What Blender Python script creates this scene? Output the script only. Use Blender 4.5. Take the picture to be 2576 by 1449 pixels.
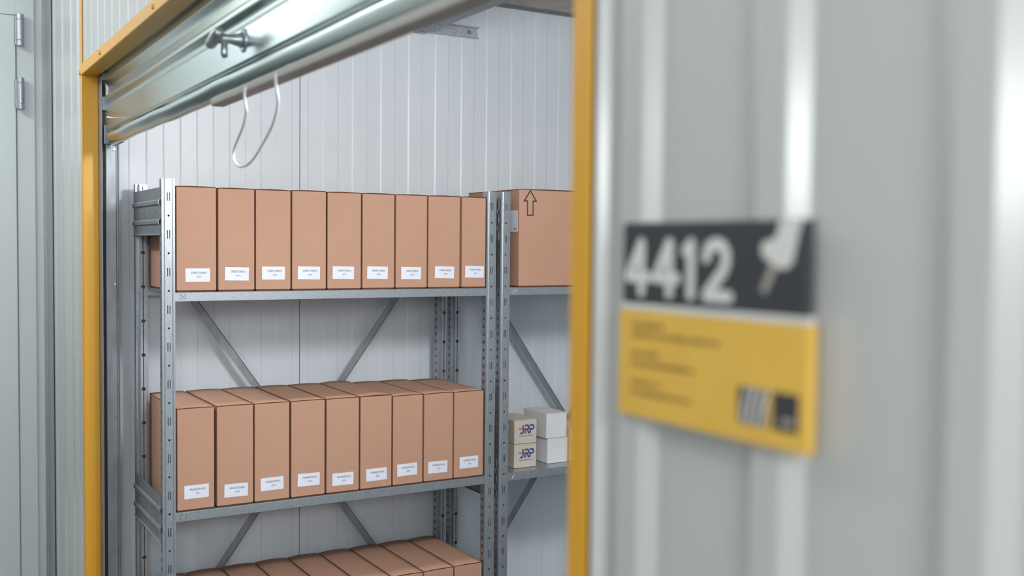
import bpy, bmesh, math, random
from mathutils import Vector, Matrix
PI = math.pi
sc = bpy.context.scene
for o in list(bpy.data.objects): bpy.data.objects.remove(o)
C = sc.collection

# ------------------------------------------------------------ camera
YAW, PITCH, ROLL, FPX = .5398, .0401, .0094, 2627.3
cam_loc = Vector((2.8513, -.627, 1.8297))
fw = Vector((-math.cos(YAW)*math.cos(PITCH), math.sin(YAW)*math.cos(PITCH), -math.sin(PITCH)))
rt = fw.cross(Vector((0, 0, 1))).normalized(); up = rt.cross(fw)
rt2 = math.cos(ROLL)*rt + math.sin(ROLL)*up; up2 = -math.sin(ROLL)*rt + math.cos(ROLL)*up
cd = bpy.data.cameras.new('camera'); cam = bpy.data.objects.new('camera', cd); C.objects.link(cam)
M = Matrix((rt2, up2, -fw)).transposed().to_4x4(); M.translation = cam_loc
cam.matrix_world = M
cd.sensor_width = 36; cd.lens = FPX/2576*36; cd.clip_start = .02
cd.dof.use_dof = True; cd.dof.focus_distance = 3.0; cd.dof.aperture_fstop = 3.2
sc.camera = cam

# ------------------------------------------------------------ world, lights, exposure
w = bpy.data.worlds.new('world'); sc.world = w; w.use_nodes = True
w.node_tree.nodes['Background'].inputs[0].default_value = (.80, .88, 1, 1)
w.node_tree.nodes['Background'].inputs[1].default_value = .15
def area(name, loc, to, sx, sy, power, col):
    l = bpy.data.lights.new(name, 'AREA'); l.shape = 'RECTANGLE'; l.size = sx; l.size_y = sy
    l.energy = power; l.color = col
    o = bpy.data.objects.new(name, l); C.objects.link(o); o.location = loc
    o.rotation_euler = (Vector(to)-Vector(loc)).to_track_quat('-Z', 'Y').to_euler()
    return o
DAY = (.95, .98, 1)
CORR_Z = 3.0
area('corridor_window', (3.05, -1.92, 2.07), (2.5, -.1, 1.9), 1.8, .28, 11, DAY)
area('corridor_light', (-.45, -1.15, CORR_Z-.06), (-.45, -1.15, 0), 1.2, .16, 9, DAY)
area('corridor_light', (5.0, -1.2, 2.60), (-1.2, -.7, 1.9), .9, .5, 19, DAY)
area('added_corridor_fill', (.6, -1.1, 2.5), (.6, -1.1, 3), 3.0, .12, 11, DAY)  # unseen fill light, added to brighten the corridor ceiling mirrored in the shutter
pl = bpy.data.lights.new('unit_lamp', 'POINT'); pl.energy = 29; pl.shadow_soft_size = .14; pl.color = (.955, .972, 1)
po = bpy.data.objects.new('unit_lamp', pl); C.objects.link(po); po.location = (1.6, .50, 2.38)
sc.view_settings.view_transform = 'Standard'; sc.view_settings.look = 'None'
sc.view_settings.gamma = 1; sc.view_settings.use_curve_mapping = False
sc.view_settings.exposure = 1.18
sc.cycles.max_bounces = 8; sc.cycles.diffuse_bounces = 5; sc.cycles.glossy_bounces = 4

# ------------------------------------------------------------ materials
def lin(c):
    return tuple((v/255/12.92 if v/255 <= .04045 else ((v/255+.055)/1.055)**2.4) for v in c)+(1,)
def mat(name, rgb, rough=.5, metal=0, coat=0, spec=.5):
    m = bpy.data.materials.new(name); m.use_nodes = True; b = m.node_tree.nodes['Principled BSDF']
    b.inputs['Base Color'].default_value = lin(rgb); b.inputs['Roughness'].default_value = rough
    b.inputs['Metallic'].default_value = metal; b.inputs['Coat Weight'].default_value = coat
    b.inputs['Coat Roughness'].default_value = .15; b.inputs['Specular IOR Level'].default_value = spec
    return m
def noisy(m, rgb2, scale, fac=(.35, .65), kind='noise', stretch=(1, 1, 1), bump=0, rough2=None, detail=4):
    nt = m.node_tree; n = nt.nodes; b = n['Principled BSDF']
    tc = n.new('ShaderNodeTexCoord'); mp = n.new('ShaderNodeMapping'); mp.inputs['Scale'].default_value = stretch
    nt.links.new(tc.outputs['Object'], mp.inputs[0])
    if kind == 'noise':
        t = n.new('ShaderNodeTexNoise'); t.inputs['Scale'].default_value = scale; t.inputs['Detail'].default_value = detail
        src = t.outputs['Fac']
    else:
        t = n.new('ShaderNodeTexVoronoi'); t.inputs['Scale'].default_value = scale; src = t.outputs['Color']
    nt.links.new(mp.outputs[0], t.inputs['Vector'])
    mr = n.new('ShaderNodeMapRange'); mr.inputs[1].default_value = fac[0]; mr.inputs[2].default_value = fac[1]
    nt.links.new(src, mr.inputs[0])
    mx = n.new('ShaderNodeMix'); mx.data_type = 'RGBA'
    old = b.inputs['Base Color'].links[0].from_socket if b.inputs['Base Color'].links else None
    if old: nt.links.new(old, mx.inputs[6])
    else: mx.inputs[6].default_value = b.inputs['Base Color'].default_value
    mx.inputs[7].default_value = lin(rgb2)
    nt.links.new(mr.outputs[0], mx.inputs[0]); nt.links.new(mx.outputs[2], b.inputs['Base Color'])
    if rough2 is not None:
        m2 = n.new('ShaderNodeMapRange'); m2.inputs[3].default_value = b.inputs['Roughness'].default_value; m2.inputs[4].default_value = rough2
        nt.links.new(mr.outputs[0], m2.inputs[0]); nt.links.new(m2.outputs[0], b.inputs['Roughness'])
    if bump:
        bp = n.new('ShaderNodeBump'); bp.inputs['Strength'].default_value = bump; bp.inputs['Distance'].default_value = .001
        nt.links.new(src, bp.inputs['Height']); nt.links.new(bp.outputs[0], b.inputs['Normal'])
    return m
PANEL = mat('white_panel', (221, 228, 234), .36, coat=.0)
noisy(PANEL, (217, 224, 230), 3.0)
PANEL_CORR = mat('corridor_panel', (204, 205, 202), .26, coat=.5)
noisy(PANEL_CORR, (200, 202, 199), 2.5)
OPP = mat('grey_opposite_wall', (112, 120, 120), .5); noisy(OPP, (104, 112, 112), 2)
ENDWALL = mat('end_wall_paint', (218, 219, 216), .5); noisy(ENDWALL, (212, 214, 212), 2)
DOORPAINT = mat('door_paint', (214, 221, 221), .4); noisy(DOORPAINT, (209, 216, 217), 2)
YEL = mat('yellow_powder_coat', (236, 174, 50), .42, coat=.12); noisy(YEL, (229, 167, 46), 500, bump=.12)
GALV = mat('galvanised_steel', (182, 188, 193), .34, .75)
noisy(GALV, (166, 173, 178), 260, (.1, .9), 'voronoi', (1, 1, .45), rough2=.42)
GALV_D = mat('galvanised_steel_matt', (156, 162, 167), .5, .7); noisy(GALV_D, (142, 148, 153), 45, (.35, .7), stretch=(1, 1, .3), rough2=.55)
SPANGLE = mat('spangled_zinc', (212, 218, 226), .45, .35); noisy(SPANGLE, (160, 166, 174), 330, (.1, .9), 'voronoi')
SHUT = mat('shutter_steel', (214, 226, 223), .23, 1); noisy(SHUT, (204, 216, 215), 6, rough2=.25, stretch=(.2, 1, 1))
REFL_D = mat('dark_green_reflected', (42, 56, 52), .15); noisy(REFL_D, (38, 52, 48), 3)  # for the added door panel that darkens the shutter tube's reflection
TRIMZ = mat('zinc_trim', (168, 174, 174), .42, .35); noisy(TRIMZ, (160, 166, 167), 40)
DARK = mat('black_rubber', (30, 31, 33), .7)
SEAL = mat('grey_seal', (168, 164, 156), .5)
CARD = mat('brown_cardboard', (190, 148, 124), .82, spec=.2)
noisy(CARD, (184, 141, 117), 5, (.3, .7)); noisy(CARD, (201, 163, 141), 700, (.35, .9), stretch=(1, 1, 3), detail=2)
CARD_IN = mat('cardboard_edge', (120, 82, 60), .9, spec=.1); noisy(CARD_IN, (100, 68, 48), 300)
WHITEBOX = mat('white_carton', (226, 226, 228), .6); noisy(WHITEBOX, (219, 219, 222), 8)
BEIGE = mat('pale_grey_carton', (206, 196, 184), .65); noisy(BEIGE, (198, 188, 176), 8)
PAPER = mat('label_paper', (232, 236, 246), .55); noisy(PAPER, (227, 231, 242), 20)
INK = mat('black_ink', (45, 45, 48), .6); noisy(INK, (58, 58, 62), 400)
BLUE = mat('blue_ink', (46, 92, 142), .5); noisy(BLUE, (34, 78, 132), 300)
RED = mat('red_ink', (224, 50, 52), .5); noisy(RED, (214, 44, 46), 300)
SIGN_D = mat('dark_grey_plate', (68, 69, 73), .55, spec=.3); noisy(SIGN_D, (66, 67, 71), 30)
SIGN_Y = mat('yellow_plate', (238, 192, 88), .6, spec=.3); noisy(SIGN_Y, (233, 187, 84), 30)
SIGN_W = mat('white_print', (228, 226, 220), .45); noisy(SIGN_W, (222, 220, 214), 60)
SIGN_T = mat('grey_print', (150, 124, 66), .5); noisy(SIGN_T, (144, 118, 62), 60)
SIGN_G = mat('light_grey_print', (176, 172, 160), .5); noisy(SIGN_G, (170, 166, 154), 60)
CONC = mat('concrete_ceiling', (204, 194, 184), .9); noisy(CONC, (168, 154, 144), 4, (.35, .7), stretch=(1, 3, 1), bump=.3, detail=8)
FLOOR = mat('grey_screed', (84, 90, 88), .5); noisy(FLOOR, (74, 80, 79), 1.5)
CEILW = mat('corridor_ceiling', (205, 207, 208), .7); noisy(CEILW, (198, 200, 202), 2)
ROPE = mat('white_cord', (235, 234, 236), .6); noisy(ROPE, (222, 222, 226), 300)
CHROME = mat('polished_zinc', (210, 212, 214), .25, 1); noisy(CHROME, (190, 193, 197), 80)

# ------------------------------------------------------------ mesh helpers
def tag(o, label=None, cat=None, group=None, kind=None):
    if label: o['label'] = label
    if cat: o['category'] = cat
    if group: o['group'] = group
    if kind: o['kind'] = kind
    return o
def thing(name, label, cat, loc=(0, 0, 0), group=None):
    o = bpy.data.objects.new(name, None); C.objects.link(o); o.location = loc
    o.empty_display_size = .05
    return tag(o, label, cat, group)
def build(name, bm, m, parent=None, smooth=False, normals=True):
    if normals: bmesh.ops.recalc_face_normals(bm, faces=bm.faces[:])
    me = bpy.data.meshes.new(name); bm.to_mesh(me); bm.free()
    for mm in (m if isinstance(m, (list, tuple)) else [m]): me.materials.append(mm)
    if smooth:
        for p in me.polygons: p.use_smooth = True
    o = bpy.data.objects.new(name, me); C.objects.link(o)
    if parent is not None:
        # vertices are given in world space: move them into the parent's frame
        off = world_loc(parent)
        me.transform(Matrix.Translation(-off)); o.parent = parent
    return o
def world_loc(o):
    v = Vector((0, 0, 0))
    while o is not None: v += o.location; o = o.parent
    return v
def BM(): return bmesh.new()
def box(bm, x0, x1, y0, y1, z0, z1, bev=0, seg=2):
    r = bmesh.ops.create_cube(bm, size=1)
    for v in r['verts']:
        v.co = Vector(((x0+x1)/2+v.co.x*(x1-x0), (y0+y1)/2+v.co.y*(y1-y0), (z0+z1)/2+v.co.z*(z1-z0)))
    if bev:
        es = list({e for v in r['verts'] for e in v.link_edges})
        bmesh.ops.bevel(bm, geom=es, offset=bev, segments=seg, affect='EDGES', profile=.5)
    return bm
def cyl(bm, p0, p1, r0, r1=None, n=20, caps=True):
    p0, p1 = Vector(p0), Vector(p1); r1 = r0 if r1 is None else r1
    d = p1-p0
    r = bmesh.ops.create_cone(bm, cap_ends=caps, segments=n, radius1=r0, radius2=r1, depth=d.length)
    q = d.to_track_quat('Z', 'Y').to_matrix().to_4x4()
    bmesh.ops.transform(bm, matrix=Matrix.Translation((p0+p1)/2) @ q, verts=r['verts'])
def tube(bm, pts, r, n=10, closed=False):
    pts = [Vector(p) for p in pts]; rings = []
    prev = None
    for i, p in enumerate(pts):
        t = (pts[min(i+1, len(pts)-1)]-pts[max(i-1, 0)]).normalized()
        a = t.cross(Vector((0, 1, 0))) if prev is None else (prev-t*prev.dot(t))
        if a.length < 1e-6: a = t.cross(Vector((1, 0, 0)))
        a.normalize(); prev = a; b = t.cross(a)
        rr = r[i] if isinstance(r, (list, tuple)) else r
        rings.append([bm.verts.new(p+rr*(math.cos(2*PI*k/n)*a+math.sin(2*PI*k/n)*b)) for k in range(n)])
    for i in range(len(rings)-1):
        for k in range(n):
            bm.faces.new((rings[i][k], rings[i][(k+1) % n], rings[i+1][(k+1) % n], rings[i+1][k]))
    bm.faces.new(rings[0]); bm.faces.new(rings[-1])
def extrude_profile(bm, prof, fn, t0, t1, closed=False, caps=False):
    """prof: list of (a,b); fn(a,b,t)->xyz"""
    A = [bm.verts.new(fn(a, b, t0)) for a, b in prof]; B = [bm.verts.new(fn(a, b, t1)) for a, b in prof]
    n = len(prof)
    for i in range(n if closed else n-1):
        j = (i+1) % n
        bm.faces.new((A[i], A[j], B[j], B[i]))
    if caps and closed: bm.faces.new(A); bm.faces.new(B)
def holed(bm, o, U, V, W, H, rects, circs):
    """flat panel o + u*U + v*V with rectangular holes (u0,u1,v0,v1) and round holes (u,v,r)"""
    o, U, V = Vector(o), Vector(U), Vector(V)
    items = [(a, b, c, d, None) for a, b, c, d in rects]+[(u-r, u+r, v-r, v+r, (u, v, r)) for u, v, r in circs]
    cuts = sorted({0., H} | {round(i[2], 6) for i in items} | {round(i[3], 6) for i in items})
    cache = {}
    def P(u, v):
        k = (round(u, 6), round(v, 6))
        if k not in cache: cache[k] = bm.verts.new(o+U*u+V*v)
        return cache[k]
    def quad(u0, u1, v0, v1):
        if u1-u0 > 1e-6 and v1-v0 > 1e-6: bm.faces.new((P(u0, v0), P(u1, v0), P(u1, v1), P(u0, v1)))
    for v0, v1 in zip(cuts[:-1], cuts[1:]):
        hs = sorted([i for i in items if i[2] < v1-1e-5 and i[3] > v0+1e-5])
        u = 0
        for h in hs:
            quad(u, h[0], v0, v1); u = h[1]
        quad(u, W, v0, v1)
    for i in items:
        if i[4]:
            cu, cv, r = i[4]; sq = []; ci = []
            for k in range(16):
                a = 2*PI*k/16; c, s = math.cos(a), math.sin(a); m_ = max(abs(c), abs(s))
                sq.append(bm.verts.new(o+U*(cu+r*1.0*c/m_)+V*(cv+r*s/m_))); ci.append(bm.verts.new(o+U*(cu+r*.92*c)+V*(cv+r*.92*s)))
            for k in range(16): bm.faces.new((sq[k], sq[(k+1) % 16], ci[(k+1) % 16], ci[k]))
def solid(o, t, off=-1):
    m = o.modifiers.new('thickness', 'SOLIDIFY'); m.thickness = t; m.offset = off; return o
def text_mesh(s, size, bold=0., align='CENTER', ext=.00015, spacing=1.):
    c = bpy.data.curves.new('t', 'FONT'); c.body = s; c.size = size; c.align_x = align; c.align_y = 'CENTER'
    c.extrude = ext; c.offset = bold; c.space_character = spacing; c.resolution_u = 4
    o = bpy.data.objects.new('t', c); C.objects.link(o)
    dg = bpy.context.evaluated_depsgraph_get(); me = bpy.data.meshes.new_from_object(o.evaluated_get(dg))
    bpy.data.objects.remove(o); bpy.data.curves.remove(c)
    return me
RX = Matrix(((0, 0, 1), (1, 0, 0), (0, 1, 0))).to_4x4()            # writing read on faces turned to +x
RY = Matrix(((1, 0, 0), (0, 0, -1), (0, 1, 0))).to_4x4()           # writing read on faces turned to -y
def put_text(name, parts, m, rot, loc, parent, tilt=0, sx=1, sy=1):
    """parts: (string,size,bold,u,v[,spacing]); one mesh"""
    bm = BM()
    for p in parts:
        me = text_mesh(p[0], p[1], p[2], spacing=p[5] if len(p) > 5 else 1.)
        me.transform(Matrix.Diagonal((sx, sy, 1, 1)))
        me.transform(Matrix.Translation((p[3], p[4], 0))); bm.from_mesh(me); bpy.data.meshes.remove(me)
    bmesh.ops.transform(bm, matrix=Matrix.Translation(loc) @ rot @ Matrix.Rotation(tilt, 4, 'Z'), verts=bm.verts)
    return build(name, bm, m, parent, normals=False)

# ------------------------------------------------------------ setting: unit side wall with fine ribs
XW, YC = -.43, -.135          # face of the unit's side wall / corridor face of the front partition
CEIL = 2.698
def wy(y): return (y+.627)*1.0092-.627
def ribs_profile(y0, y1, starts, dep=.0018, wd=.0050):
    pr = [(y0, 0)]; st = 0
    for y in starts:
        pr.append((y-wd/2, -dep*st)); st = 1-st; pr.append((y+wd/2, -dep*st))
    pr.append((y1, -dep*st)); return pr
bm = BM()
ysL = [-.1065+.05*k for k in range(0, 13)]
ysL = [y for y in ysL if y > -.12 and y < .51]
extrude_profile(bm, [(-.13, -.05)]+ribs_profile(-.13, wy(.5190), [wy(y) for y in ysL])+[(wy(.5190), -.05)], lambda a, b, t: (XW+b, a, t), 0, CEIL, closed=True, caps=True)
ysR = [.5486+.0508*k for k in range(0, 50)]
extrude_profile(bm, [(wy(.5210), -.05)]+ribs_profile(wy(.5210), 3.1, [wy(y) for y in ysR if y < 3.05])+[(3.1, -.05)], lambda a, b, t: (XW+b, a, t), 0, CEIL, closed=True, caps=True)
box(bm, XW-.08, XW-.051, -.13, 3.1, 0, CEIL)
tag(build('wall_side', bm, PANEL), kind='structure')
# far and right walls of the unit, floor, ceiling
bm = BM()
extrude_profile(bm, [(XW, .05)]+[(x, -.002*(i % 2)) for i, x0 in enumerate([XW+.05*k for k in range(58)]) for x in (x0,)]+[(2.6, 0), (2.6, .05)],
                lambda a, b, t: (a, 3.1+b, t), 0, CEIL, closed=True, caps=True)
tag(build('wall_back', bm, PANEL), kind='structure')
bm = BM(); box(bm, 2.6, 2.66, YC+.05, 3.15, 0, CEIL); tag(build('wall_right', bm, PANEL), kind='structure')
bm = BM(); box(bm, XW-.05, 2.66, -.08, 3.15, CEIL, CEIL+.1); tag(build('ceiling_unit', bm, CONC), kind='structure')
bm = BM(); box(bm, -1.26, 6, -2.05, 3.2, -.1, 0); tag(build('floor', bm, FLOOR), kind='structure')
bm = BM(); box(bm, -1.26, 6, -2.05, -.08, CORR_Z, CORR_Z+.1); tag(build('ceiling_corridor', bm, CEILW), kind='structure')
bm = BM(); box(bm, -1.26, 6, -2.05, -1.95, 0, CORR_Z); tag(build('wall_opposite', bm, OPP), kind='structure')
# angle trim where the side wall meets the concrete
bm = BM(); box(bm, XW, XW+.004, -.08, 3.1, CEIL-.010, CEIL); box(bm, XW, XW+.025, -.08, 3.1, CEIL-.003, CEIL)
tag(build('trim_1', bm, GALV_D), kind='structure')

# ------------------------------------------------------------ front partition (corridor face)
XJ = -.382                    # reveal of left jamb
ZH = 2.312                    # underside of the header's lip
XR = 2.1430                    # opening's edge at the right jamb
bm = BM()
def corr_prof(x0, x1, xs, dep=.0025, wd=.006):
    return [(x0, -.05)]+[(a, -b) for a, b in []]+[(a, b) for a, b in ribs_profile(x0, x1, xs, dep, wd)]+[(x1, -.05)]
xsL = [-.98, -.90, -.80, -.70, -.62, -.54, -.485, -.45]
extrude_profile(bm, corr_prof(-1.16, XJ-.004, xsL, .0032, .010), lambda a, b, t: (a, YC-b, t), 0, CORR_Z, closed=True, caps=True)
tag(build('wall_front_left', bm, PANEL_CORR), kind='structure')
bm = BM()
xsH = [-.34+.0508*k for k in range(0, 49)]
extrude_profile(bm, corr_prof(XJ-.004, .0155, [x for x in xsH if x < .01], .0009, .004), lambda a, b, t: (a, YC-b, t), 2.316, CORR_Z, closed=True, caps=True)
extrude_profile(bm, corr_prof(.0185, XR-.001, [x for x in xsH if .03 < x < XR-.02], .0009, .004), lambda a, b, t: (a, YC-b, t), 2.316, CORR_Z, closed=True, caps=True)
tag(build('wall_front_header', bm, PANEL_CORR), kind='structure')
# right of the door: deep trapezoidal cladding
bm = BM(); pr = []
def trap(x0, x1):            # flat pans with narrow raised ribs
    B, T = YC+.0015, YC-.0085
    pr = [(x0, YC-.0070), (x0+.004, YC-.0070), (x0+.011, B)]; k = -1
    while True:
        g = 2.3627+.1453*k; k += 1
        if g > x1: break
        pr += [(g-.0265, B), (g-.0125, T), (g+.0125, T), (g+.0265, B)]
    pr.append((x1, B)); return pr
prf = trap(XR+.024, 6.0)
extrude_profile(bm, [(XR+.024, YC+.05)]+prf+[(6.0, YC+.05)], lambda a, b, t: (a, b, t), 0, CORR_Z, closed=True, caps=True)
o = build('wall_front_right', bm, PANEL_CORR); tag(o, kind='structure')
bv = o.modifiers.new('bend', 'BEVEL'); bv.width = .0060; bv.segments = 6; bv.angle_limit = math.radians(15)
for p in o.data.polygons: p.use_smooth = True
ws = o.modifiers.new('wn', 'WEIGHTED_NORMAL'); ws.keep_sharp = False

# yellow frame of the opening
t1 = thing('trim_2', None, None, (XJ, YC, 0)); tag(t1, kind='structure')
bm = BM()
box(bm, XJ-.028, XJ, YC-.003, YC-.0005, 0, CORR_Z-.01, .0008)
box(bm, XJ-.0025, XJ, YC-.0005, YC+.040, 0, ZH, .0006)
tag(build('left_jamb', bm, YEL, t1), kind='structure')
bm = BM()
extrude_profile(bm, [(YC-.003, ZH+.030), (YC-.0055, ZH), (YC-.004, ZH-.002), (YC+.040, ZH-.002), (YC+.040, ZH), (YC-.003, ZH+.001), (YC-.0005, ZH+.030)],
                lambda a, b, t: (t, a, b), XJ-.028, XR+.026, closed=True, caps=True)
tag(build('header', bm, YEL, t1), kind='structure')
bm = BM()
box(bm, XR, XR+.0235, YC-.0105, YC-.0080, 0, CORR_Z-.01, .001)
box(bm, XR-.0025, XR, YC-.0105, YC+.040, 0, ZH-.003, .0008)
tag(build('right_jamb', bm, YEL, t1), kind='structure')
for x, z in [(XJ-.020, 2.318), (-.0713, 2.325), (.5609, 2.325), (1.15, 2.325), (1.7, 2.325)]:
    bm = BM(); cyl(bm, (x, YC-.003, z), (x, YC-.0085, z), .0058, .005, 6); cyl(bm, (x, YC-.0028, z), (x, YC-.004, z), .008, n=16)
    tag(build('screw', bm, YEL, t1), kind='structure')

# end wall with door
bm = BM(); box(bm, -1.26, -1.165, -1.95, -.08, 0, CORR_Z); tag(build('wall_end', bm, ENDWALL), kind='structure')
d1 = thing('door_1', None, None, (-1.16, -.235, 0)); tag(d1, kind='structure')
bm = BM(); box(bm, -1.163, -1.150, -1.13, -.236, .01, 2.607, .002); tag(build('leaf', bm, DOORPAINT, d1), kind='structure')
bm = BM()
box(bm, -1.165, -1.156, -.232, -.176, 0, 2.68, .001); box(bm, -1.165, -1.156, -1.19, -.232, 2.611, 2.68, .001); box(bm, -1.165, -1.156, -1.19, -1.134, 0, 2.611, .001)
tag(build('frame', bm, DOORPAINT, d1), kind='structure')
for z0 in (2.503, 2.286, .35):
    hg = BM(); x, y = -1.137, -.2225
    for a, b in ((0, .018), (.0195, .089), (.0905, .109)):
        cyl(hg, (x, y, z0+a), (x, y, z0+b), .0118, n=24)
    cyl(hg, (x, y, z0+.001), (x, y, z0+.108), .0105, n=16)
    box(hg, -1.156, -1.150, y-.018, y-.004, z0+.004, z0+.105)
    h = build('hinge', hg, GALV, d1); tag(h, 'galvanised barrel hinge', kind='structure')
    bvm = h.modifiers.new('b', 'BEVEL'); bvm.width = .0012; bvm.segments = 2; bvm.angle_limit = math.radians(50)
gb = BM(); box(gb, -1.1505, -1.1485, -1.05, -.36, .9, 2.12, .001); tag(build('added_dark_panel', gb, REFL_D, d1), kind='structure')  # unseen panel, added to give the shutter's bottom tube a dark reflection
# corner trims
bm = BM(); box(bm, -1.164, -1.160, YC-.015, YC-.001, 0, CORR_Z); box(bm, -1.160, -1.035, YC-.0035, YC-.001, 0, CORR_Z, .0008)
tag(build('trim_3', bm, TRIMZ), kind='structure')
bm = BM(); box(bm, -1.034, -1.022, YC-.0015, YC-.0004, 0, CORR_Z); tag(build('trim_4', bm, DARK), kind='structure')

# guide rail behind the left jamb (and its twin behind the right jamb)
def rail(name, xa, s):
    t = thing(name, None, None, (xa, YC+.04, 0)); tag(t, kind='structure')
    def bx(u0, u1, v0, v1, z0, z1, b=0):
        c_, d_ = sorted((xa+s*u0, xa+s*u1)); box(bm, c_, d_, YC+v0, YC+v1, z0, z1, b)
    bm = BM(); bx(0, .067, .0405, .0430, 0, 2.305, .0008); tag(build('outer_flange', bm, GALV_D, t), kind='structure')
    bm = BM(); bx(.004, .060, .0435, .0510, 0, 2.30); tag(build('brush_strip', bm, DARK, t), kind='structure')
    bm = BM(); bx(0, .062, .0515, .0820, 0, 2.5, .0030); bx(0, .0655, .0860, .0885, 0, 2.5, .0008); bx(.003, .058, .0822, .0862, 0, 2.5)
    tag(build('channel', bm, GALV_D, t), kind='structure')
    for z in (2.098, 1.7086, 1.32, .93, .54, .15):
        bm = BM(); cyl(bm, (xa+s*.0615, YC+.0750, z), (xa+s*.0645, YC+.0750, z), .0060, .0042, 18)
        tag(build('screw', bm, CHROME, t), kind='structure')
    return t
rail('trim_5', -.397, 1)
rail('trim_6', XR+.06, -1)

# ------------------------------------------------------------ roller shutter
XS0, XS1 = -.322, XR+.03
rs = thing('roller_shutter', 'half-raised galvanised roller shutter hanging inside the yellow door frame', 'roller shutter', (XS0, -.08, 2.12))
bm = BM()
base = [(-.0700, 2.1440), (-.0820, 2.1445), (-.0870, 2.1490), (-.0870, 2.2050), (-.0860, 2.2085), (-.0790, 2.2180), (-.0780, 2.2225), (-.0800, 2.2270), (-.0870, 2.2340), (-.0885, 2.2370), (-.0885, 2.2440), (-.0865, 2.2460)]
pr = list(base)
z = 2.246
pr += [(-.0790, 2.2475), (-.0775, 2.256), (-.0775, 2.272), (-.0820, 2.281), (-.0885, 2.290)]
z = 2.290
while z < 2.62:
    pr += [(-.0885, z+.045), (-.079, z+.055), (-.079, z+.075), (-.0885, z+.085)]; z += .085
extrude_profile(bm, pr, lambda a, b, t: (t, a, b), XS0, XS1)
o = build('slat_curtain', bm, SHUT, rs); solid(o, .0012, 1)
bv = o.modifiers.new('b', 'BEVEL'); bv.width = .0018; bv.segments = 3; bv.angle_limit = math.radians(10)
for p in o.data.polygons: p.use_smooth = True
# bottom tube
bm = BM()
prof = [(-.066, 2.1435), (-.077, 2.1430), (-.0845, 2.1400), (-.0875, 2.1350), (-.0872, 2.1295), (-.0845, 2.1215), (-.0800, 2.1140), (-.0745, 2.1085), (-.0685, 2.1065), (-.0625, 2.1080), (-.0585, 2.1140), (-.0570, 2.1270), (-.0600, 2.1390)]
n = len(prof)
xs = [XS0+.004, XS0+.012]+[XS0+.012+(XS1-XS0-.02)*i/40 for i in range(1, 41)]
rings = []
random.seed(5)
for i, x in enumerate(xs):
    sc_ = .80 if i == 0 else 1
    wob = .0012*math.sin(x*9)+.0009*math.sin(x*23+1) if x < .9 else .0004*math.sin(x*17)
    rings.append([bm.verts.new((x, -.0725+(p[0]+.0725)*sc_, 2.1255+wob+(p[1]-2.1255)*sc_)) for p in prof])
for i in range(len(rings)-1):
    for k in range(n): bm.faces.new((rings[i][k], rings[i][(k+1) % n], rings[i+1][(k+1) % n], rings[i+1][k]))
bm.faces.new(rings[0]); bm.faces.new(rings[-1])
sub = build('bottom_tube', bm, SHUT, rs, smooth=True).modifiers.new('round', 'SUBSURF'); sub.levels = 1; sub.render_levels = 2
bm = BM(); box(bm, .785, XS1-.1, -.080, -.052, 2.0970, 2.1130, .004); build('bottom_seal', bm, SEAL, rs)
bm = BM(); box(bm, XS0+.016, -.17, -.072, -.060, 2.1050, 2.1085, .0015); build('bottom_seal', bm, ROPE, rs)
bm = BM()
cyl(bm, (XS0+.042, -.0868, 2.180), (XS0+.042, -.0895, 2.180), .0062, .0045, 18)
build('rivet', bm, CHROME, rs)
for z0, z1, dy in ((2.205, 2.245, 0), (2.29, 2.33, 0), (2.110, 2.165, .004)):
    bm = BM(); box(bm, XS0-.004, XS0+.003, -.093+dy, -.070+dy, z0, z1, .002); build('end_lock', bm, GALV_D, rs)
lt = BM()
hx, hz = 1.030, 2.184
cyl(lt, (hx, -.0868, hz), (hx, -.0895, hz), .0215, .0205, 32)
latch = build('latch', lt, GALV, rs); tag(latch, 'round escutcheon with zinc turn handle')
lt = BM()
tube(lt, [(hx, -.089, hz), (hx, -.097, hz), (hx-.001, -.110, hz), (hx-.002, -.126, hz), (hx-.002, -.136, hz)], [.0150, .0110, .0082, .0090, .0110], 20)
tube(lt, [(hx-.034, -.1370, hz-.009), (hx-.028, -.1370, hz-.007), (hx, -.1360, hz), (hx+.022, -.1370, hz+.006), (hx+.026, -.1370, hz+.0072)], [.0060, .0095, .0112, .0090, .0055], 18)
build('turn_handle', lt, GALV, latch, smooth=True)
lt = BM(); tube(lt, [(hx-.001, -.120, hz-.004), (hx-.001, -.121, hz-.026), (hx-.001, -.119, hz-.033)], [.0055, .0064, .0045], 12)
build('locking_pin', lt, GALV, latch, smooth=True)
for dx, dz in ((0, .0155), (0, -.0155)):
    lt = BM(); cyl(lt, (hx+dx, -.0893, hz+dz), (hx+dx, -.0915, hz+dz), .0038, .0028, 14); build('rivet', lt, CHROME, latch)
# pull cord
def bez(P, n=14):
    out = []
    for i in range(0, len(P)-1, 3):
        p0, p1, p2, p3 = [Vector(q) for q in P[i:i+4]]
        for k in range(n+(i+3 == len(P)-1)):
            t = k/n; out.append(p0*(1-t)**3+3*p1*t*(1-t)**2+3*p2*t*t*(1-t)+p3*t**3)
    return out
bm = BM()
pts = [(1.0329, -0.0840, 2.1030), (1.0380, -0.088, 2.0880), (1.0320, -0.084, 2.0700), (1.0256, -0.08, 2.0621), (0.9703, -0.07, 2.0401), (0.9078, -0.062, 2.0243), (0.8660, -0.057, 2.0090), (0.8546, -0.055, 1.9990), (0.8599, -0.055, 1.9870), (0.8809, -0.055, 1.9767), (0.9093, -0.055, 1.9728),
       (0.9493, -0.055, 1.9745), (0.9951, -0.055, 1.9869), (1.0458, -0.055, 2.0098), (1.1114, -0.062, 2.0289), (1.1609, -0.07, 2.0486), (1.1912, -0.078, 2.0641), (1.2050, -0.086, 2.0810), (1.2030, -0.0860, 2.1030)]
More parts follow.
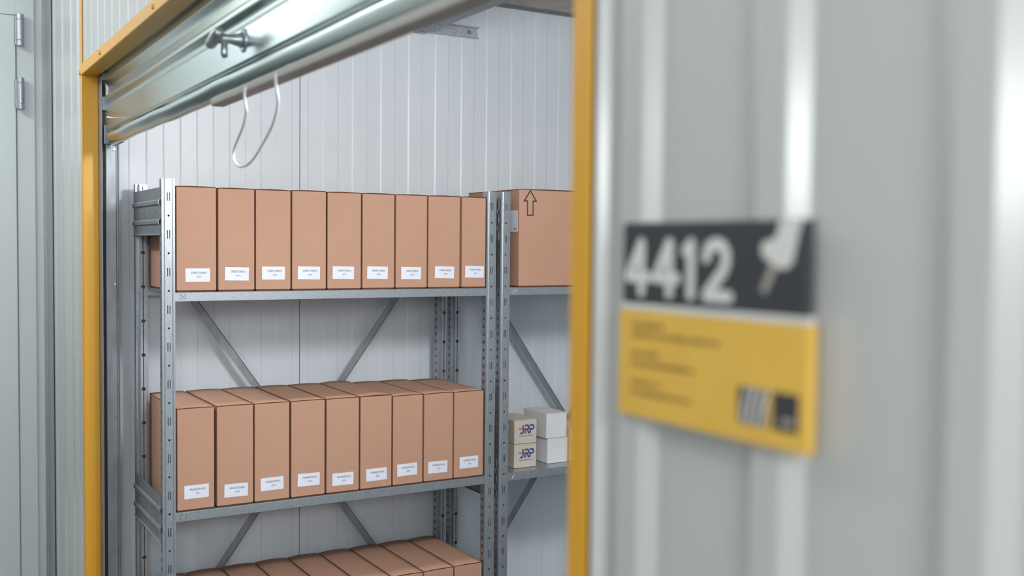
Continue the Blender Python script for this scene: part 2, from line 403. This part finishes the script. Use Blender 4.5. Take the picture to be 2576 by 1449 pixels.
def smooth_path(P, k=3):
    for _ in range(k):
        Q = [P[0]]
        for a, b in zip(P[:-1], P[1:]):
            a, b = Vector(a), Vector(b); Q += [a*.75+b*.25, a*.25+b*.75]
        P = Q+[P[-1]]
    return P
pts = smooth_path(pts)
tube(bm, pts, .0025, 10); build('pull_cord', bm, ROPE, rs, smooth=True)
# ------------------------------------------------------------ shelving
PW, PD, L = .033, .043, 1.022
def post_bm(x0, y0, s):
    """open C profile, slotted face at x0 facing s*x"""
    bm = BM(); H = 2.0
    X = lambda d: x0-s*d
    # slotted face: centre band between two bevelled shoulders
    rects = []; circs = []
    z = H-.048
    while z > .05:
        rects += [(.0055, .0077, z-.0115, z+.0115), (.0113, .0135, z-.0115, z+.0115)]
        if z-.05 > .02: circs.append((.0095, z-.05, .0031))
        z -= .1
    holed(bm, (X(0), y0+.007, 0), (0, 1, 0), (0, 0, 1), .019, H, rects, circs)
    for a, b in (((.007, 0), (.005, .002)), ((.005, .002), (0, .002)), ((.026, 0), (.028, .002)), ((.028, .002), (.033, .002))):
        v = [bm.verts.new((X(a[1]), y0+a[0], 0)), bm.verts.new((X(b[1]), y0+b[0], 0)), bm.verts.new((X(b[1]), y0+b[0], H)), bm.verts.new((X(a[1]), y0+a[0], H))]
        bm.faces.new(v)
    # sides punched every 25 mm
    sq = []; z = .02; SD = .026; i0, i1 = .008, .025
    while z < H-.03: sq.append((.010, .019, z, z+.010)); z += .025
    for yy in (y0, y0+PW):
        holed(bm, (X(.002), yy, 0), (-s, 0, 0), (0, 0, 1), SD-.002, H, sq, [])
    # shoulders and the narrower tail
    for a, b in (((0, SD), (i0, SD)), ((PW, SD), (i1, SD)), ((i0, SD), (i0, PD)), ((i1, SD), (i1, PD))):
        bm.faces.new([bm.verts.new(p) for p in ((X(a[1]), y0+a[0], 0), (X(b[1]), y0+b[0], 0), (X(b[1]), y0+b[0], H), (X(a[1]), y0+a[0], H))])
    # open side: lips with a gap and a round hole every 100 mm
    rects = []; circs = []; z = .1
    prev = .0; W_ = i1-i0
    while z < H:
        circs.append((W_/2, z, .0064)); rects.append((W_/2-.0012, W_/2+.0012, prev, z-.0064)); prev = z+.0064; z += .1
    rects.append((W_/2-.0012, W_/2+.0012, prev, H))
    holed(bm, (X(PD), y0+i0, 0), (0, 1, 0), (0, 0, 1), W_, H, rects, circs)
    bmesh.ops.remove_doubles(bm, verts=bm.verts, dist=1e-5)
    return bm
def bracket_bm(y0, x0, x1, ztop):
    bm = BM(); Z = [(0, 0), (.010, 0), (.032, 0), (.036, .0045), (.044, .0045), (.048, 0), (.084, 0), (.088, .0045), (.096, .0045), (.100, 0), (.124, 0), (.127, .004)]
    Wd = x1-x0
    for (a, da), (b, db) in zip(Z[:-1], Z[1:]):
        if (a, b) == (.048, .084):
            cs = []; n = 4
            holed(bm, (x0, y0, ztop-b), (1, 0, 0), (0, 0, 1), Wd, b-a, [], [(Wd*(k+.5)/n, .018, .0042) for k in range(n)])
        else:
            bm.faces.new([bm.verts.new(p) for p in ((x0, y0-da, ztop-a), (x1, y0-da, ztop-a), (x1, y0-db, ztop-b), (x0, y0-db, ztop-b))])
    bmesh.ops.remove_doubles(bm, verts=bm.verts, dist=1e-5)
    return bm
SHELVES = (1.698, 1.1015, .545, .06)
def strap(bm, a, b, x, wd=.022, th=.0016, fl=.006):
    a, b = Vector(a), Vector(b); d = (b-a).normalized(); nrm = Vector((0, -d.z, d.y))
    for o0, o1, xa, xb in ((-wd/2, wd/2, x-th, x), (wd/2-th, wd/2, x-th, x+.0)):
        vs = []
        for p in (a, b):
            for off in (o0, o1):
                for xx in (xa, xb): vs.append(bm.verts.new((xx, (p+nrm*off).y, (p+nrm*off).z)))
        for f in ((0, 1, 3, 2), (4, 6, 7, 5), (0, 2, 6, 4), (1, 5, 7, 3), (0, 4, 5, 1), (2, 3, 7, 6)): bm.faces.new([vs[i] for i in f])
def emboss(bm, y, z):
    # small pressed square mark on the lip
    s = .0075; r = .0008
    for a, b in (((-s, -s), (s, -s)), ((s, -s), (s, s)), ((s, s), (-s, s)), ((-s, s), (-s, -s)), ((-s*.7, -s*.7), (s*.7, s*.7)), ((-s*.7, s*.7), (s*.7, -s*.7))):
        tube(bm, [(-.0030, y+a[0], z+a[1]), (-.0030, y+b[0], z+b[1])], r, 6)
def shelf_unit(Y, label, group):
    t = thing('shelving_unit', label, 'shelf rack', (-.18, Y, 0), group)
    for x0, s in ((0, 1), (-.366, -1)):
        for y0 in (Y, Y+L-PW):
            o = build('upright', post_bm(x0, y0, s), GALV, t, normals=False); solid(o, .0015, 0)
            bm = BM(); xa, xb = sorted((x0, x0-s*PD)); box(bm, xa-.004, xb+.004, y0-.004, y0+PW+.004, .0, .006, .001)
    for z in SHELVES:
        bm = BM(); y0, y1 = Y+PW+.0008, Y+L-PW-.0008; xa, xb = -.361, -.0030
        extrude_profile(bm, [(xa, z-.025), (xa, z), (xb-.0015, z), (xb, z-.0015), (xb, z-.0245), (xb-.002, z-.0255), (xb-.014, z-.0255), (xb-.014, z-.0235), (xb-.0025, z-.0235), (xb-.0025, z-.0022), (xa+.002, z-.0022), (xa+.002, z-.025)],
                        lambda a, b, tt: (a, tt, b), y0, y1, closed=True, caps=True)
        emboss(bm, Y+PW+.021, z-.0125)
        build('shelf', bm, GALV, t)
    for y in (Y-.0018, Y+L+.0064):
        for zt in (1.977, 1.1495, .53):
            o = build('end_bracket', bracket_bm(y, -.355, -.014, zt), GALV_D, t, normals=False); solid(o, .0015, 0)
    for a, b in (((.034, 1.850), (L-.034, .503)), ((L-.034, 1.853), (.034, .520))):
        bm = BM(); strap(bm, (0, Y+a[0], a[1]), (0, Y+b[0], b[1]), -.3645 if a[0] < .5 else -.3670)
        build('diagonal_brace', bm, GALV_D, t)
    return t
shelf_unit(0, 'galvanised shelf rack nearest the yellow door jamb, holding rows of brown archive boxes', 'galvanised shelf racks along the side wall')
Y2 = 1.0400
shelf_unit(Y2, 'galvanised shelf rack deeper in the unit, holding a big arrow box and small cartons', 'galvanised shelf racks along the side wall')

# ------------------------------------------------------------ archive boxes
def carton(name, label, cat, x1, y0, y1, z0, z1, depth, m=CARD, group=None, bulge=.003, seam=True, jit=0):
    t = thing(name, label, cat, (x1-depth/2, (y0+y1)/2, z0), group)
    bm = BM(); zt = z1-.0045
    box(bm, x1-depth, x1, y0+.0010, y1-.0014, z0+.0035, zt, .0014)
    build('body', bm, m, t)
    # top: front edge nearly straight, gently domed flap
    bm = BM(); n = 8; nx = 6; grid = []
    for i in range(nx+1):
        row = []
        for k in range(n+1):
            u, v = k/n, i/nx
            e = 4*u*(1-u)
            h = bulge*e*(.35+.65*math.sin(PI*min(1, v*1.2)/1.2*.9)) if v > 0 else bulge*e*.5
            row.append(bm.verts.new((x1-.0006-v*(depth-.0012), y0+.0010+u*(y1-y0-.0024), z1-.0025+h)))
        grid.append(row)
    for i in range(nx):
        for k in range(n): bm.faces.new((grid[i][k], grid[i+1][k], grid[i+1][k+1], grid[i][k+1]))
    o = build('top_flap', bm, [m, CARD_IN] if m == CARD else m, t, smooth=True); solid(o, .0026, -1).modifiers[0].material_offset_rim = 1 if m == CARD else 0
    # bottom flaps: slightly sagging dark line under the front
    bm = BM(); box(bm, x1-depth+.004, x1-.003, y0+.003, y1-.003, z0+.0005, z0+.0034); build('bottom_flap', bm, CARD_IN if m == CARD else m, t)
    return t
ORD = ['leftmost', 'second from left', 'third from left', 'fourth from left', 'fifth from left', 'fourth from right', 'third from right', 'second from right', 'rightmost']
def sticker(t, y, z, x, l1, l2, tilt, wd=.066, ht=.0365):
    bm = BM(); box(bm, 0, .0005, -wd/2, wd/2, -ht/2, ht/2)
    bmesh.ops.transform(bm, matrix=Matrix.Translation((x+.0002, y, z)) @ Matrix.Rotation(tilt, 4, 'X'), verts=bm.verts)
    s = build('paper_label', bm, PAPER, t); s['label'] = 'white sticker reading %s %s' % (l1, l2)
    put_text('lettering', [(l1, .0078, 0, .0028, .0060, .98), (l2, .0060, 0, .0036, -.0050)], INK, RX, (x+.0008, y, z), s, tilt)
    return s
R1 = [(.0385, .1466), (.1500, .2524), (.2546, .3564), (.3590, .4620), (.4645, .5703), (.5728, .6772), (.6800, .7855), (.7882, .8985), (.9008, .9890-.002)]
R1[-1] = (.9008, 1.0035)
S1 = [(0.0955, 1.7433), (0.2022, 1.746), (0.3056, 1.7476), (0.4094, 1.7476), (0.514, 1.7477), (0.6217, 1.7471), (0.7315, 1.7454), (0.8446, 1.7472), (0.9492, 1.7486)]
T1 = [.2, -1, -.3, -1.2, -1.2, -1.2, -.8, -1.5, -1.0]
R1[-1] = (.9008, .9864)
for i, ((a, b), (ly, lz)) in enumerate(zip(R1, S1)):
    ztop = 1.9835+(.001 if i in (0, 3) else 0)
    x1 = -.0095 if i < 8 else -.003
    t = carton('archive_box', 'brown archive box with sticker DEBITOREN %d, %s on the top shelf' % (2013+i, ORD[i]), 'archive box', x1, a, b, 1.6985, ztop, .343, group='archive boxes on the top shelf')
    sticker(t, ly-(.003 if i == 8 else 0), lz, x1, 'DEBITOREN', str(2013+i), math.radians(T1[i]))
R2 = [(.0385, .1401), (.1455, .2487), (.2510, .3534), (.3569, .4596), (.4630, .5661), (.5686, .6712), (.6738, .7747), (.7774, .8790), (.8805, .9864)]
S2 = [(0.0907, 1.1534), (0.1992, 1.145), (0.3018, 1.1516), (0.4098, 1.1519), (0.5146, 1.1424), (0.6213, 1.1447), (0.7218, 1.1488), (0.8258, 1.1461), (0.9339, 1.1509)]
T2 = [.2, -.8, .8, -.8, -.5, .8, .9, -.8, .2]
YR = [2017, 2018, 2018, 2019, 2019, 2020, 2020, 2021, 2021]
for i, ((a, b), (ly, lz)) in enumerate(zip(R2, S2)):
    y = YR[i]
    lb = 'brown archive box with sticker MARKETING %d, %s on the middle shelf' % (y, ORD[i])
    x1 = -.0095 if i < 8 else -.0075
    t = carton('archive_box', lb, 'archive box', x1, a, b, 1.102, 1.3855-(.0045 if i > 5 else 0)-.0004*i, .345 if i < 8 else .322, group='archive boxes on the middle shelf', bulge=.0024 if i != 5 else .005)
    sticker(t, ly, lz, x1, 'MARKETING', str(y), math.radians(T2[i]))
for i in range(9):
    a = .0375+i*.1062; b = a+.1035
    if i == 8: b = .9864
    carton('archive_box', 'brown archive box on the lowest visible shelf, %s' % ORD[i], 'archive box', -.010, a, b, .5455, .828, .345,
           group='archive boxes on the lowest visible shelf', bulge=.0042)
# big box with arrow
t = carton('cardboard_box', 'big brown cardboard box with a black outlined up arrow on the top shelf', 'cardboard box', -.010, 1.1105, 1.52, 1.6985, 2.0150, .34, bulge=.004)
bm = BM(); th = .0040
outer = [(-.0125, -.0415), (.0125, -.0415), (.0125, .004), (.0265, .004), (0, .0430), (-.0265, .004), (-.0125, .004)]
n = len(outer); inner = []
for i in range(n):
    p0, p1, p2 = [Vector(outer[j % n]) for j in (i-1, i, i+1)]
    d0 = (p1-p0).normalized(); d1_ = (p2-p1).normalized(); n0 = Vector((-d0.y, d0.x)); n1 = Vector((-d1_.y, d1_.x))
    bis = (n0+n1); k = th/max(.2, (1+n0.dot(n1))); inner.append(p1+bis*k)
A = [bm.verts.new((-.0095, 1.1530+p[0], 1.9690+p[1])) for p in outer]; B = [bm.verts.new((-.0095, 1.1530+p[0], 1.9690+p[1])) for p in inner]
for i in range(n): bm.faces.new((A[i], A[(i+1) % n], B[(i+1) % n], B[i]))
ar = build('arrow_print', bm, INK, t); tag(ar, 'black outlined arrow pointing up')
bm = BM(); box(bm, -.0785, -.0165, 1.1099, 1.1104, 1.8755, 1.9445); lb = build('paper_label', bm, PAPER, t)
put_text('lettering', [('2013', .0075, .0001, 0, 0)], INK, RY, (-.031, 1.1096, 1.8850), lb)

# small cartons
def jrp(z0, z1, label):
    t = thing('small_carton', label, 'carton', (-.115, 1.168, z0), 'stacked small cartons with blue lettering')
    bm = BM(); box(bm, -.185, -.050, 1.1255, 1.2110, z0+.0005, z1-.002, .0012); build('body', bm, BEIGE, t)
    bm = BM(); box(bm, -.1845, -.0495, 1.1260, 1.2105, z1-.0017, z1-.0003, .0004); build('top_flap', bm, BEIGE, t)
    cy, cz = 1.1675, (z0+z1)/2+.004
    bm = BM(); q = 0
    def st(P, r=.0027):
        nonlocal q
        P = [(cy-.019+a*.0215, cz-.0095+b*.0255) for a, b in P]
        for (a, b), (c, d) in zip(P[:-1], P[1:]):
            v = Vector((c-a, d-b)).normalized(); n_ = Vector((-v.y, v.x))*r; q += 1e-6; e_ = v*r*.55
            bm.faces.new([bm.verts.new((-.0494+q, y_, z_)) for y_, z_ in ((a-e_.x+n_.x, b-e_.y+n_.y), (c+e_.x+n_.x, d+e_.y+n_.y), (c+e_.x-n_.x, d+e_.y-n_.y), (a-e_.x-n_.x, b-e_.y-n_.y))])
    st([(.0, .04), (.22, .0), (.42, .10), (.50, .32), (.50, 1)])
    for o_ in (.86, 1.74):
        st([(o_, .0), (o_, .62)]); st([(o_, 1), (o_+.42, 1), (o_+.60, .90), (o_+.66, .73), (o_+.60, .56), (o_+.42, .47), (o_+.12, .47)])
    st([(1.24, .42), (1.52, .0)])
    e = build('lettering', bm, BLUE, t); e['label'] = 'bold blue JRP lettering'
    put_text('small_lettering', [('RIVETING PRODUCTS', .0056, 0, .0035, -.0185)], BLUE, RX, (-.0496, cy, cz), t)
    bm = BM(); box(bm, -.0493, -.0489, cy-.0250, cy-.0140, cz+.0045, cz+.0078, .0001); box(bm, -.0493, -.0489, cy-.0140, cy+.0190, cz+.0056, cz+.0070)
    build('red_stripe', bm, RED, t)
    return t
jrp(1.1020, 1.1810, 'pale grey JRP carton standing on the shelf of the deeper rack, lower of two')
jrp(1.1815, 1.2610, 'pale grey JRP carton stacked on another, upper of two in the deeper rack')
def wcarton(label, x0, x1, y0, y1, z0, z1, m=WHITEBOX, group=None, cat='carton'):
    t = thing('small_carton', label, cat, ((x0+x1)/2, (y0+y1)/2, z0), group)
    bm = BM(); box(bm, x0, x1, y0, y1, z0+.0004, z1-.0018, .0012); build('body', bm, m, t)
    bm = BM(); box(bm, x0+.0005, x1+.0004, y0+.0006, y1-.0006, z1-.0016, z1-.0002, .0003); build('top_flap', bm, m, t)
    return t
G = 'plain white cartons in the deeper rack'
wcarton('plain white carton on the shelf under another, right of the JRP cartons', -.20, -.062, 1.2630, 1.3440, 1.1020, 1.1870, group=G)
wcarton('plain white carton stacked on top of another, right of the JRP cartons', -.206, -.060, 1.2560, 1.3380, 1.1875, 1.2720, group=G)
t = wcarton('beige carton mostly hidden behind the yellow door edge, on the lower shelf', -.20, -.058, 1.3500, 1.4300, 1.1020, 1.2150, BEIGE)
bm = BM()
v = [bm.verts.new(p) for p in ((-.090, 1.3505, 1.216), (-.062, 1.3505, 1.216), (-.070, 1.3570, 1.236), (-.088, 1.3450, 1.252))]
bm.faces.new(v); solid(build('side_flap', bm, BEIGE, t), .001)

# ------------------------------------------------------------ steel bracket and rail under the unit's ceiling
t = thing('wall_bracket', 'short spangled zinc U-channel screwed to the white side wall near the ceiling', 'bracket', (XW, 1.04, 2.56))
bm = BM()
extrude_profile(bm, [(XW+.0015, 2.556), (XW+.022, 2.556), (XW+.022, 2.558), (XW+.0035, 2.558), (XW+.0035, 2.592), (XW+.022, 2.592), (XW+.022, 2.594), (XW+.0015, 2.594)],
                lambda a, b, tt: (a, tt, b+.007), .939, 1.184, closed=True, caps=True)
build('channel', bm, SPANGLE, t)
bm = BM(); cyl(bm, (XW+.0035, 1.151, 2.583), (XW+.0075, 1.151, 2.583), .0055, n=6); cyl(bm, (XW+.0035, 1.151, 2.583), (XW+.0045, 1.151, 2.583), .008, n=20); build('bolt', bm, GALV_D, t)
t = thing('ceiling_rail', 'grey steel angle rail running under the ceiling out from the wall bracket', 'rail', (XW+.03, .93, 2.556))
bm = BM()
extrude_profile(bm, [(.925, 2.556), (.968, 2.556), (.968, 2.600), (.966, 2.600), (.966, 2.558), (.925, 2.558)], lambda a, b, tt: (tt, a, b), XW+.024, 2.598, closed=True, caps=True)
build('angle', bm, GALV_D, t)
for x, y in ((XW+.05, .945), (XW+.17, .945)):
    bm = BM(); cyl(bm, (x, y, 2.5560), (x, y, 2.5520), .0050, n=6); build('bolt', bm, CHROME, t)

# ------------------------------------------------------------ door sign
YS = -.1508
sg = thing('door_sign', 'two-part plate, dark grey with number 4412 above a yellow panel, on the ribbed wall', 'sign', (2.3130, YC-.007, 1.705))
bm = BM(); box(bm, 2.2195, 2.4020, YS, YS+.0065, 1.7885, 1.8478, .0006); dk = build('number_plate', bm, SIGN_D, sg); dk['label'] = 'dark grey number plate reading 4412'
bm = BM(); box(bm, 2.2162, 2.4060, YS-.001, YS+.0065, 1.7045, 1.7832, .0006); yl = build('info_plate', bm, SIGN_Y, sg); yl['label'] = 'yellow information plate'
bm = BM(); box(bm, 2.2175, 2.4048, YS-.0005, YS+.0065, 1.7835, 1.7882, .0004); build('divider_strip', bm, SIGN_W, sg)
def seg_text(s, x0, z0, wd, ht, sp):
    # heavy digits drawn as strokes
    G = {'4': [[(.62, 1), (.0, .32)], [(0, .30), (1, .30)], [(.66, 1), (.66, 0)]],
         '1': [[(.05, .86), (.5, 1)], [(.5, 1), (.5, 0)]],
         '2': [[(.03, .74), (.12, .92), (.38, 1.0), (.68, .97), (.86, .82), (.86, .66), (.74, .48), (.05, .02)], [(.05, .0), (1, .0)]]}
    bm = BM(); r = .0042; x = x0; e = 0
    for ch in s:
        w_ = wd*(.55 if ch == '1' else 1)
        for st in G[ch]:
            P = [Vector((x+a*w_, 0, z0+b*ht)) for a, b in st]
            for p, q in zip(P[:-1], P[1:]):
                d = (q-p).normalized(); nn = Vector((-d.z, 0, d.x))*r
                vs = [bm.verts.new((v.x, YS-.0004-e, v.z)) for v in (p-nn, q-nn, q+nn, p+nn)]
                bm.faces.new(vs)
            for p in P:
                e += 1e-5; vs = [bm.verts.new((p.x+r*math.cos(2*PI*k/16), YS-.0004-e, p.z+r*math.sin(2*PI*k/16))) for k in range(16)]
                bm.faces.new(vs)
        x += w_+sp
    return bm
o = build('number_lettering', seg_text('4412', 2.2265, 1.7975, .0235, .0350, .0085), SIGN_W, dk); o['label'] = 'white figures 4412'
# pale emblem at the right of the number plate (crop coordinates -> plate)
def poly(name, pts, m, parent, y):
    bm = BM(); bm.faces.new([bm.verts.new((x, y, z)) for x, z in pts]); return build(name, bm, m, parent)
em = [(2.3800, 1.8474), (2.3990, 1.8474), (2.3960, 1.8400), (2.3935, 1.8290), (2.3915, 1.8215), (2.3880, 1.8180), (2.3830, 1.8168), (2.3780, 1.8180), (2.3730, 1.8205), (2.3665, 1.8240), (2.3640, 1.8285), (2.3655, 1.8330), (2.3690, 1.8350), (2.3740, 1.8350), (2.3775, 1.8380)]
o = poly('emblem', em, SIGN_W, dk, YS-.0006); o['label'] = 'white pin-shaped emblem'
o = poly('emblem_stalk', [(2.3725, 1.8200), (2.3780, 1.8175), (2.3690, 1.8010), (2.3640, 1.8025)], SIGN_G, dk, YS-.0005)
# print on yellow plate: rows of small unreadable strokes
random.seed(3)
bm = BM()
for zc, wid in ((1.7725, .036), (1.7655, .094), (1.7515, .032), (1.7445, .068), (1.7300, .034), (1.7230, .066)):
    x = 2.2330
    while x < 2.2330+wid:
        w_ = random.uniform(.0012, .0024); h = random.choice((.0030, .0038, .0038)); box(bm, x, x+w_, YS-.0013, YS-.0010, zc-.0018, zc-.0018+h); x += w_+random.choice((.0007, .0007, .0018))
build('small_print', bm, SIGN_T, yl)
bm = BM(); box(bm, 2.3775, 2.3990, YS-.0016, YS-.0010, 1.7165, 1.7405); build('logo_square', bm, SIGN_D, yl)
bm = BM(); box(bm, 2.3465, 2.3720, YS-.0014, YS-.0010, 1.7165, 1.7405)
build('logo_field', bm, SIGN_D, yl)
bm = BM()
for k in range(4):
    x = 2.3490+k*.0060
    vs = []
    pts = [(x, 1.7168), (x+.0012, 1.7250), (x+.0032, 1.7330), (x+.0058, 1.7402)]
    for (a, b), (c, d) in zip(pts[:-1], pts[1:]):
        bm.faces.new([bm.verts.new(p) for p in ((a, YS-.0016, b), (a+.0026, YS-.0016, b), (c+.0026, YS-.0016, d), (c, YS-.0016, d))])
build('logo_stripes', bm, SIGN_W, yl)
bm = BM(); box(bm, 2.3850, 2.3965, YS-.0018, YS-.0016, 1.7210, 1.7245); build('logo_detail', bm, SIGN_G, yl)
